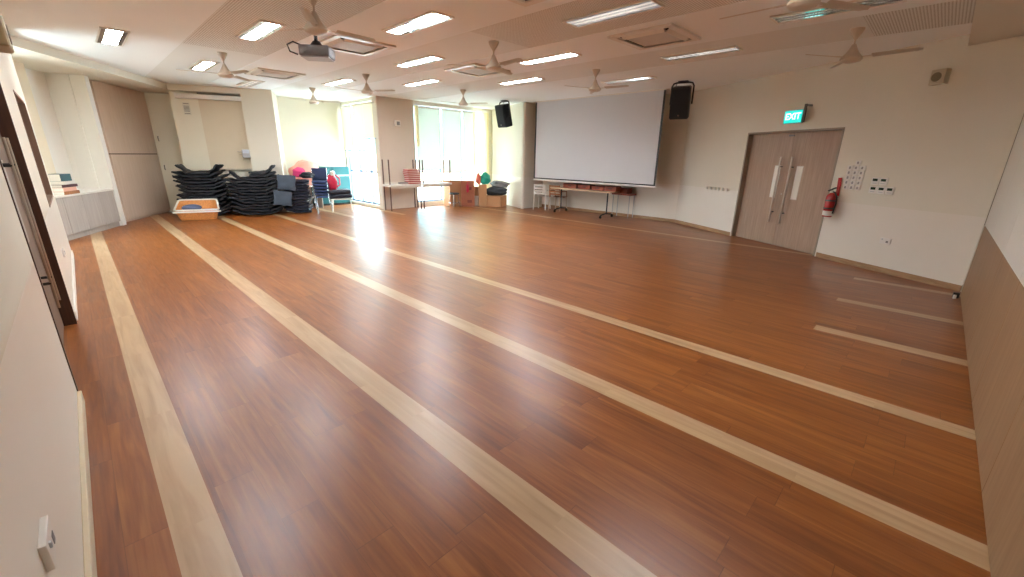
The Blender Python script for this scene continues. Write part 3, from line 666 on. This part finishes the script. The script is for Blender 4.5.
# ------------------------------------------------------------------ stacked black floor chairs
def soft_pad(size, seed, amp):
    m = M(); t = bmesh.new(); bmesh.ops.create_cube(t, size=1); bmesh.ops.subdivide_edges(t, edges=t.edges[:], cuts=7, use_grid_fill=True)
    rnd = random.Random(seed); ph = [rnd.uniform(0, 6.3) for _ in range(6)]; sx, sy, sz = size
    for v in t.verts:
        x, y, z = v.co*2
        ex = max(abs(x), abs(y)); pinch = 1-.55*max(0, ex-.55)/.45
        dz = amp*(math.sin(2.6*x+ph[0])*math.sin(2.2*y+ph[1])+.5*math.sin(6*x+ph[2]+2*y)+.35*math.sin(9*y+ph[3]))
        k = 1+.035*math.sin(4*y+ph[4])*abs(x)
        v.co = Vector((x*sx/2*k, y*sy/2*(1+.03*math.sin(5*x+ph[5])), z*sz/2*pinch+dz))
    return m._add(t)
def make_floor_chair(name, mat, tilt, seed):
    """legless padded chair: seat on +X side, back raised towards -X"""
    t = thing(name, 'x', 'chair')
    s = soft_pad((.4, .56, .085), seed, .011); s.rot(Matrix.Translation((.09, 0, .045))).obj('seat', mat, t, smooth=True)
    b = soft_pad((.3, .52, .075), seed+50, .012)
    b.rot(Matrix.Translation((-.08, 0, .045)) @ Matrix.Rotation(tilt, 4, 'Y') @ Matrix.Translation((-.135, 0, 0))).obj('backrest', mat, t, smooth=True)
    M().box((.004, .05, .03), (.288, .12*(1 if seed % 2 else -1), .045)).obj('white_patch', WHITE, t)  # small white patch on the front edge of the seat
    return t
protos = {'b': [make_floor_chair('floor_chair', BLACKF, R(16+5*k), 3+k) for k in range(3)], 'n': [make_floor_chair('floor_chair', NAVY, R(8+4*k), 13+k) for k in range(2)], 'top': [make_floor_chair('floor_chair', BLACKF, R(44), 23)]}
used = set()
ORD = ['lowest', 'second', 'third', 'fourth', 'fifth', 'sixth', 'seventh', 'eighth', 'ninth', 'tenth', 'eleventh', 'twelfth', 'thirteenth', 'fourteenth', 'fifteenth', 'sixteenth', 'seventeenth']
def chair_stack(px, py, base_rz, n, top_tilt, kind, colname, group, step=.076):
    for k in range(n):
        src = protos['top'] if (k == n-1 and top_tilt) else protos[kind]; p = src[(k*7+int(px*10)) % len(src)]
        o = p if p.name not in used else copy_tree(p); used.add(p.name)
        a = random.uniform(-.16, .16)
        o.location = (px+random.uniform(-.04, .04), py+random.uniform(-.04, .04), k*step+.002); o.rotation_euler = (random.uniform(-.02, .02), random.uniform(-.02, .02), base_rz+a)
        nm = 'topmost' if k == n-1 else ORD[k] + ('' if k == 0 else ' from the floor')
        o['label'] = f'black padded floor chair, {nm}, {colname}'; o['group'] = group
rz0 = frz
G1 = 'black floor chairs stacked behind the wicker basket'; G2 = 'black floor chairs stacked by the grey pillar'; G3 = 'navy floor chairs stacked beside the chrome chairs'
def P2(t, o): return F(t, o)
chair_stack(*F(2.05, -.3), rz0, 15, True, 'b', 'column beside the cream cupboard', G1)
chair_stack(*F(1.68, -.32), rz0+PI, 15, True, 'b', 'basket stack column facing the pillar', G1)
chair_stack(*F(.95, -.36), rz0+.1, 13, True, 'b', 'pillar stack column facing the basket', G2)
chair_stack(*F(.44, -.38), rz0+PI, 15, True, 'b', 'pillar stack column with the tall peak', G2)
chair_stack(*F(-.34, -.3), rz0-.06, 12, False, 'n', 'column before the white pillar edge', G3)

# loose grey pads leaning on the navy stack
pad = soft_pad((.44, .4, .1), 71, .018).rot(Matrix.Rotation(PI/2, 4, 'X')).obj('seat_pad', GREYF, smooth=True); pad.location = (*F(-.12, -.62), .86); pad.rotation_euler = (R(-16), R(4), frz)
tag(pad, 'grey padded cushion leaning high on the navy chair stack', 'cushion', 'loose grey pads on the navy stack')
p2 = pad.copy(); COL.objects.link(p2); p2.location = (*F(.02, -.66), .45); p2.rotation_euler = (R(-10), R(8), frz+.2); p2['label'] = 'lower grey padded cushion leaning halfway down the navy chair stack'

# stacked chrome-legged chairs
def make_chrome_chair():
    t = thing('stacking_chair', 'x', 'chair', (0, 0, 0), 0, 'chrome-legged stacking chairs')
    s = M().box((.42, .42, .05), (0, 0, .43), bev=.02, seg=3).obj('seat', CHAIRN, t, smooth=True)
    b = M().grid(lambda u, v: (-.2-.06*v, (u-.5)*.4, .5+.3*v), 8, 4, .03).obj('backrest', CHAIRN, t, smooth=True)
    for y in (-.2, .2):
        M().tube([(-.24, y, 0), (-.19, y, .4), (-.2, y, .55), (-.26, y, .8)], .012, 8).obj('leg', CHROME, t, smooth=True)
        M().tube([(.23, y, 0), (.19, y, .4), (.1, y, .42)], .012, 8).obj('leg', CHROME, t, smooth=True)
        M().tube([(-.19, y, .4), (.19, y, .4)], .011, 8).obj('rail', CHROME, t, smooth=True)
    return t
cc = make_chrome_chair()
for k in range(6):
    c = cc if k == 0 else copy_tree(cc); q = F(-1.0+.012*k, -.14); c.location = (q[0], q[1], .085*k+.001); c.rotation_euler.z = frz+PI/2+random.uniform(-.08, .08)+PI
    c['label'] = f'navy chair with chrome legs, {"topmost" if k == 5 else ORD[k] + " from the floor"}, beside the navy floor chairs'
# pink bags, teal cabinet, red bag, low stool with pads
def blob(rad, seed, amp=.12, n=28):
    m = M(); m.ball((1, 1, 1), n=n); rnd = random.Random(seed); ph = [rnd.uniform(0, 6) for _ in range(6)]
    for v in m.bm.verts:
        x, y, z = v.co; k = 1+amp*(math.sin(3*x+ph[0])*math.sin(4*y+ph[1])+.6*math.sin(7*z+ph[2]+3*x)+.4*math.sin(11*y+ph[3]+5*z))
        v.co = Vector((x*rad[0]*k, y*rad[1]*k, max(z, -.75)*rad[2]*k))
    return m
b = blob((.42, .34, .4), 3).obj('beanbag', PINK, smooth=True); b.location = (5.0, 13.85, 1.0); tag(b, 'large peach pink bag bulging above the navy chair stack', 'bag')
t = thing('shelf_unit', 'low white shelf unit behind the navy chairs holding the pink bags', 'shelf', (5.0, 13.85, 0), 0)
M().bb((-.3, -.3, 0), (-.28, .3, .7)).obj('side', WHITE, t); M().bb((.28, -.3, 0), (.3, .3, .7)).obj('side', WHITE, t); M().bb((-.28, -.3, .66), (.28, .3, .7)).obj('shelf', WHITE, t); M().bb((-.28, -.3, .32), (.28, .3, .34)).obj('shelf', WHITE, t)
b = blob((.17, .13, .15), 8, .1).obj('small_bag', MAG, smooth=True); b.location = (*F(-.42, -.1), 1.1); tag(b, 'small magenta bag in front of the peach pink bag', 'bag')
b = blob((.2, .16, .1), 12, .12).obj('bundle', BLACKF, smooth=True); b.location = (*F(-.62, -.16), 1.03); tag(b, 'dark crumpled bundle on top of the navy floor chairs', 'bundle')
t = thing('storage_cabinet', 'dark teal two-tier cabinet standing by the glazed bay', 'cabinet', (5.95, 14.32, 0), 0)
M().bb((-.62, -.17, .06), (.56, .16, 1.22), bev=.006).obj('carcass', TEALC, t); M().bb((-.6, -.15, 0), (.54, .14, .06)).obj('plinth', BLACK, t)
M().bb((-.61, -.188, .93), (.55, -.17, .965)).obj('trim_strip', WHITE, t, label='pale strip across the front')
for a, b_ in ((-.61, -.035), (-.025, .55)):
    for z0, z1 in ((.08, .925), (.97, 1.21)):
        d = M().bb((a, -.19, z0), (b_, -.172, z1), bev=.003).obj('door', TEALC, t); M().cyl(.014, .014, .02, (b_-.06 if a < -.1 else a+.06, -.2, (z0+z1)/2), (PI/2, 0, 0)).obj('knob', CHROME, d)
t = thing('low_bench', 'low white-legged stool under dark pads by the glazed bay', 'stool', (5.44, 12.5, 0), frz)
M().box((.56, .36, .03), (0, 0, .36), bev=.01).obj('seat', WHITE, t)
for x in (-.24, .24):
    for y in (-.14, .14): M().tube([(x*1.12, y*1.15, 0), (x, y, .35)], [.016, .02], 10).obj('leg', WHITE, t, smooth=True)
for k, lab in enumerate(('dark navy pad lying on the white-legged stool', 'upper dark navy pad on the white-legged stool')):
    pd2 = M().box((.62, .46, .12), (0, 0, .07), bev=.045, seg=3)
    for v in pd2.bm.verts: v.co.z += .02*math.sin(v.co.x*9+k)
    o = pd2.obj('seat_pad', NAVY, smooth=True); o.location = (5.44-.05*k, 12.53, .38+.135*k); o.rotation_euler.z = frz+.15*k; tag(o, lab, 'cushion')
t = thing('school_bag', 'crimson bag with white flap propped on the navy pads', 'bag', (5.0, 12.75, .68), frz)
bl = blob((.13, .1, .24), 21, .1); bl.rot(Matrix.Translation((0, 0, .17))); bl.obj('bag_body', REDBAG, t, smooth=True)
bl = blob((.07, .07, .08), 5, .1); bl.rot(Matrix.Translation((.03, -.03, .44))); bl.obj('bag_flap', WHITE, t, smooth=True)
M().tube([(.1, 0, .05), (.2, 0, .12), (.2, 0, .3), (.1, 0, .4)], .022, 8).obj('strap', REDBAG, t, smooth=True)
t.location = (5.24, 12.56, .65)

# ------------------------------------------------------------------ wicker basket
def rrect(w, d, r, n=6):
    pts = []
    for cx, cy, a0 in ((w-r, d-r, 0), (-w+r, d-r, 90), (-w+r, -d+r, 180), (w-r, -d+r, 270)):
        for i in range(n+1):
            a = R(a0+90*i/n); pts.append((cx+r*math.cos(a), cy+r*math.sin(a)))
    return pts
t = thing('wicker_basket', 'orange wicker basket with white rim standing by the tall cupboard', 'basket', (2.02, 13.13, 0), frz+R(6))
def hz(y): return .45 if y > .2 else .45-.2*min(1, (.2-y)/.4)
m = bmesh.new(); rings = []
levels = [(.82, 0), (.88, .12), (.94, .26), (1.0, 1)]
out = [(x*(.86-.3*y), y) for x, y in rrect(.5, .3, .15)]
for s_, f_ in levels: rings.append([m.verts.new((x*s_, y*s_, .01+(hz(y)-.01)*([0, .3, .65, 1][levels.index((s_, f_))]))) for x, y in out])
for s_, f_ in reversed(levels): rings.append([m.verts.new((x*(s_-.05), y*(s_-.07), .03+(hz(y)-.035)*([0, .3, .65, 1][levels.index((s_, f_))]))) for x, y in out])
k = len(out)
for A, B in zip(rings, rings[1:]):
    for i in range(k): m.faces.new((A[i], A[(i+1)%k], B[(i+1)%k], B[i]))
m.faces.new(rings[0][::-1]); m.faces.new(rings[-1]); bmesh.ops.recalc_face_normals(m, faces=m.faces)
q = M(); q._add(m); q.obj('basket_body', WICKER, t)
rim = [(x*.99, y*.985, hz(y)+.008) for x, y in out]; M().tube(rim+[rim[0]], .021, 8).obj('rim', WHITE, t, smooth=True)
M().box((.98, .04, .035), (.02, -.31, .215), bev=.01).obj('front_rail', WHITE, t)
ped = M().box((.66, .42, .17), (.02, .0, .15), bev=.04, seg=3).obj('liner', WHITE, t, smooth=True)
b = M().ball((.21, .15, .085), (0, 0, 0)).obj('round_cushion', P('slate_blue', (92, 100, 128), .6), smooth=True); b.location = (1.9, 13.16, .29); tag(b, 'slate blue oval cushion inside the wicker basket', 'cushion')

# ------------------------------------------------------------------ tables at the windows: one upright, one upside down on it
def make_table(w, d, h):
    t = thing('folding_table', 'x', 'table', (0, 0, 0), 0, 'narrow white tables stacked upside down in pairs')
    M().box((w, d, .03), (0, 0, h-.015), bev=.004).obj('tabletop', WHITE, t)
    for x in (-w/2+.04, w/2-.04):
        for y in (-d/2+.04, d/2-.04): M().tube([(x, y, 0), (x, y, h-.03)], .02, 8).obj('leg', P('leg_brown_steel', (112, 92, 84), .35, .7) if 'leg_brown_steel' not in bpy.data.materials else bpy.data.materials['leg_brown_steel'], t, smooth=True)
    M().box((w-.1, .02, .05), (0, -d/2+.05, h-.06)).obj('apron', OFFW, t)
    return t
ta = make_table(1.14, .44, .745); ta.location = (7.08, 11.78, 0); ta['label'] = 'white table standing in front of the taupe column'
tb = dup(ta, 'white table standing in front of the wide window', (8.22, 11.74, 0))
for src, lab, loc in ((ta, 'upside-down table on the table before the taupe column, legs up', (7.08, 11.78, 1.492)), (tb, 'upside-down table on the table before the wide window, legs up', (8.22, 11.74, 1.492))):
    c = copy_tree(src); c['label'] = lab; c.location = loc; c.rotation_euler = (PI, 0, 0)
WH_E = P('edge_white', (232, 214, 206), .6)
for k in range(8):
    t = thing('red_tray', f'red tray with pale rim, {"topmost" if k == 7 else ORD[k]} of the pile on the upturned table' , 'tray', (7.4+random.uniform(-.015, .015)+(-.03 if k > 3 else 0), 11.7, .78+.056*k), random.uniform(-.04, .04), 'red trays piled on the upturned table')
    if k == 0:
        tr0 = t; M().box((.42, .28, .03), (0, 0, .016), bev=.006).obj('tray_body', REDB, t); M().box((.43, .29, .018), (0, 0, .042), bev=.004).obj('tray_rim', WH_E, t)
    else:
        for ch in tr0.children: copy_tree(ch, t)
o = M().box((.24, .2, .05), (0, 0, .025), bev=.006).obj('storage_box', P('grey_box', (150, 140, 136), .6)); o.location = (7.05, 11.68, .78); tag(o, 'small grey box beside the pile of red trays', 'box')
# stool
t = thing('round_stool', 'black-seated round stool with chrome legs before the cardboard boxes', 'stool', (8.66, 11.25, 0))
M().lathe([(0, .42), (.15, .42), (.17, .435), (.17, .455), (.15, .47), (0, .47)]).obj('seat', BLACK, t, smooth=True)
for k in range(4):
    a = PI/4+k*PI/2; M().tube([(.19*math.cos(a), .19*math.sin(a), 0), (.12*math.cos(a), .12*math.sin(a), .42)], .011, 8).obj('leg', CHROME, t, smooth=True)
M().tube([(.165*math.cos(2*PI*i/24), .165*math.sin(2*PI*i/24), .15) for i in range(25)], .008, 6).obj('foot_ring', CHROME, t, smooth=True)
# boxes
TAPE = P('packing_tape', (206, 172, 130), .35)
def carton(label, size, loc, rz, mat, mark=True):
    t = thing('cardboard_box', label, 'box', loc, rz, 'cardboard boxes by the yellow curtain'); w, d, h = size
    M().box((w, d, h-.004), (0, 0, h/2-.002), bev=.006).obj('carton', mat, t); M().bb((-w/2-.001, -.03, h-.004), (w/2+.001, .03, h-.001)).obj('tape', TAPE, t)
    if mark: M().box((w*.34, .003, h*.22), (w*.12, -d/2-.001, h*.42)).obj('printed_mark', P('print_maroon', (120, 60, 50), .8) if 'print_maroon' not in bpy.data.materials else bpy.data.materials['print_maroon'], t)
    return t
bz = R(-38)
carton('brown cardboard box on the floor beside the round stool', (.44, .38, .42), (9.24, 11.25, 0), bz, CARD2)
carton('brown cardboard box stacked on the box beside the stool', (.44, .38, .42), (9.24, 11.26, .421), bz, CARD2)
carton('pale cardboard box behind the round stool, against the window', (.5, .36, .84), (8.96, 11.72, 0), 0, CARD, False)
carton('tall narrow pale box between the brown boxes and the wooden crate', (.26, .3, .72), (9.62, 10.93, 0), bz, CARD, False)
carton('small white box on the floor between the cardboard boxes', (.26, .3, .33), (9.66, 11.3, 0), bz, P('white_carton', (226, 214, 200), .7), False)
carton('small pale box lying on the white box between the cardboard boxes', (.26, .3, .3), (9.66, 11.3, .331), bz, CARD, False)
c = carton('low wide cardboard crate under the dark jackets', (.66, .5, .36), (10.02, 10.74, 0), R(-68), CARD, False)
t = thing('red_cord_bag', 'small red corded bag hanging on the brown boxes', 'bag', (9.06, 11.04, .43), bz)
bl = blob((.05, .03, .14), 6); bl.rot(Matrix.Translation((0, 0, .17))); bl.obj('bag_body', REDBAG, t, smooth=True); M().tube([(-.03, 0, .26), (0, 0, .38), (.05, 0, .4), (.05, 0, .26)], .01, 8).obj('cord', REDBAG, t, smooth=True)
o = blob((.36, .27, .15), 31, .14).obj('jacket', DGREY, smooth=True); o.location = (10.05, 10.7, .5); o.rotation_euler.z = R(-68); tag(o, 'dark grey jacket heaped on the low cardboard crate', 'jacket')
o = blob((.3, .24, .13), 37, .16).obj('jacket', P('mid_grey_cloth', (132, 132, 134), .8, var=.3, scale=9), smooth=True); o.location = (10.18, 10.68, .72); o.rotation_euler.z = R(-60); tag(o, 'lighter grey jacket on top of the dark jacket', 'jacket')
o = blob((.19, .14, .2), 41, .14).obj('bag', TEALB, smooth=True); o.location = (9.78, 10.98, .89); tag(o, 'teal nylon bag on top of the narrow pale box', 'bag')
o = blob((.07, .1, .21), 44, .12).obj('bag', P('coral_nylon', (232, 120, 96), .6, var=.2), smooth=True); o.location = (9.55, 11.06, .89); tag(o, 'coral red bag squeezed beside the teal bag', 'bag')

# ------------------------------------------------------------------ table and chairs beneath the screen
t = thing('flip_top_table', 'long white flip-top table on castors under the screen', 'table', (10.55, 7.45, 0), PI/2-R(2.5))
M().box((2.1, .6, .03), (0, 0, .73), bev=.006).obj('tabletop', P('table_edge_wood', (206, 176, 142), .5), t)
M().tube([(-1.0, 0, .715), (1.0, 0, .715)], .018, 10).obj('crossbar', BLACK, t, smooth=True)
for x in (-.86, .86):
    lg = M().tube([(x, 0, .1), (x, 0, .73)], .02, 12).obj('leg', P('dark_steel', (58, 58, 62), .35, .8) if 'dark_steel' not in bpy.data.materials else bpy.data.materials['dark_steel'], t, smooth=True)
    M().tube([(x, -.28, .075), (x, -.2, .1), (x, 0, .125), (x, .2, .1), (x, .28, .075)], .02, 10).obj('foot', bpy.data.materials['dark_steel'], lg, smooth=True)
    for y in (-.28, .28):
        M().cyl(.037, .037, .03, (x, y, .038), (0, PI/2, 0)).obj('caster', BLACK, lg, smooth=True)
# reddish folding stools / crates on the table
def stool_box(label, y, w, h, z=.746, d=.3):
    t = thing('wooden_case', label, 'case', (10.66, y, z), PI/2, 'reddish wooden cases under the screen')
    M().box((w, d, h), (0, 0, h/2), bev=.008).obj('case_body', REDW, t); M().box((w*.96, d*.9, .012), (0, 0, h+.006), bev=.003).obj('lid', P('dark_red_lid', (84, 34, 24), .4) if 'dark_red_lid' not in bpy.data.materials else bpy.data.materials['dark_red_lid'], t)
    M().tube([(-.06, d/2, h*.55), (-.06, d/2+.02, h*.55), (.06, d/2+.02, h*.55), (.06, d/2, h*.55)], .008, 8).obj('handle', BLACK, t, smooth=True)
stool_box('reddish wooden case at the chair end of the table', 7.95, .5, .13)
stool_box('short reddish wooden case in the middle of the table', 7.42, .42, .12)
stool_box('reddish wooden case second from the free table end', 6.95, .4, .11)
stool_box('small dark red case at the free end of the table', 6.53, .36, .13)
t = thing('side_table', 'reddish low side table standing beyond the castor table', 'table', (10.98, 6.35, 0), PI/2)
M().box((.6, .34, .04), (0, 0, .66), bev=.008).obj('tabletop', REDW, t); 
for x in (-.26, .26):
    for y in (-.13, .13): M().tube([(x, y, 0), (x, y, .64)], .011, 8).obj('leg', LGREY, t, smooth=True)
t = thing('wooden_case', 'dark red case lying on the low side table', 'case', (10.98, 6.4, .681), PI/2, 'reddish wooden cases under the screen')
M().box((.44, .28, .14), (0, 0, .07), bev=.01).obj('case_body', REDW, t); M().box((.42, .26, .012), (0, 0, .146)).obj('lid', bpy.data.materials['dark_red_lid'], t)
def plastic_chair(label, loc, rz, mat, legm):
    t = thing('plastic_chair', label, 'chair', loc, rz, 'plastic chairs at the table end under the screen')   # front +X
    s = M().grid(lambda u, v: (-.2+.42*u, (v-.5)*.42, .43-.02*math.sin(u*PI)+.0), 8, 8, .025).obj('seat', mat, t, smooth=True)
    b = M()
    for x0 in (-.19, .19): b.tube([(-.2, x0, .42), (-.23, x0, .6), (-.27, x0*.92, .8)], [.022, .02, .018], 8)
    for z in (.52, .6, .68, .77): b.box((.018, .38, .05), (-.205-.07*(z-.45)/.35, 0, z), (0, R(-10), 0), bev=.006)
    b.obj('backrest', mat, t)
    for x, y in ((.2, .19), (.2, -.19), (-.21, .19), (-.21, -.19)): M().tube([(x*1.15, y*1.1, 0), (x, y, .42)], [.018, .026], 8).obj('leg', legm, t, smooth=True)
    for y in (-.21, .21): M().tube([(-.23, y, .6), (-.05, y*1.08, .62), (.14, y*1.05, .6), (.19, y, .42)], .016, 8).obj('armrest', mat, t, smooth=True)
    return t
plastic_chair('white plastic chair with slatted back beside the screen niche', (10.62, 9.12, 0), R(20), WHITE, WHITE)
plastic_chair('brown-backed chair with pale legs at the end of the castor table', (10.8, 8.6, 0), R(10), BROWNP, P('pale_legs', (206, 188, 164), .5))

# ------------------------------------------------------------------ light, camera, view
w = bpy.data.worlds.new('World'); SC.world = w; w.use_nodes = True
bg = w.node_tree.nodes['Background']; bg.inputs[0].default_value = (.78, .93, 1, 1); bg.inputs[1].default_value = 11.5
def portal(name, loc, rot, sx, sy):
    l = bpy.data.lights.new(name, 'AREA'); l.shape = 'RECTANGLE'; l.size = sx; l.size_y = sy; l.cycles.is_portal = True
    o = bpy.data.objects.new(name, l); COL.objects.link(o); o.location = loc; o.rotation_euler = rot
portal('daylight_portal', (9.25, 12.4, 1.63), (-PI/2, 0, 0), 2.9, 2.98)
portal('daylight_portal', (6.8, 13.3, 1.62), (0, PI/2, 0), 3.04, 2.2)
portal('daylight_portal', (-2.0, 11.5, 1.85), (0, -PI/2, 0), 1.9, 2.8)

cam = bpy.data.cameras.new('Camera'); co = bpy.data.objects.new('Camera', cam); COL.objects.link(co); SC.camera = co
f, yaw, pitch, roll = 418.91, R(45.498), R(17.542), R(.9426)
fw = Vector((math.sin(yaw)*math.cos(pitch), math.cos(yaw)*math.cos(pitch), -math.sin(pitch)))
r = Vector((math.cos(yaw), -math.sin(yaw), 0)); u = r.cross(fw)
r2 = r*math.cos(roll)+u*math.sin(roll); u2 = -r*math.sin(roll)+u*math.cos(roll)
co.matrix_world = Matrix(((r2.x, u2.x, -fw.x, 0), (r2.y, u2.y, -fw.y, 0), (r2.z, u2.z, -fw.z, 1.65), (0, 0, 0, 1)))
cam.sensor_fit = 'HORIZONTAL'; cam.sensor_width = 36; cam.lens = f*36/1024; cam.clip_start = .02; cam.clip_end = 200

SC.view_settings.view_transform = 'Standard'; SC.view_settings.look = 'None'; SC.view_settings.gamma = 1; SC.view_settings.use_curve_mapping = False
SC.view_settings.exposure = 1.4
SC.cycles.use_denoising = True; SC.cycles.max_bounces = 14; SC.cycles.diffuse_bounces = 8; SC.cycles.glossy_bounces = 5; SC.cycles.transparent_max_bounces = 12; SC.cycles.sample_clamp_indirect = 8
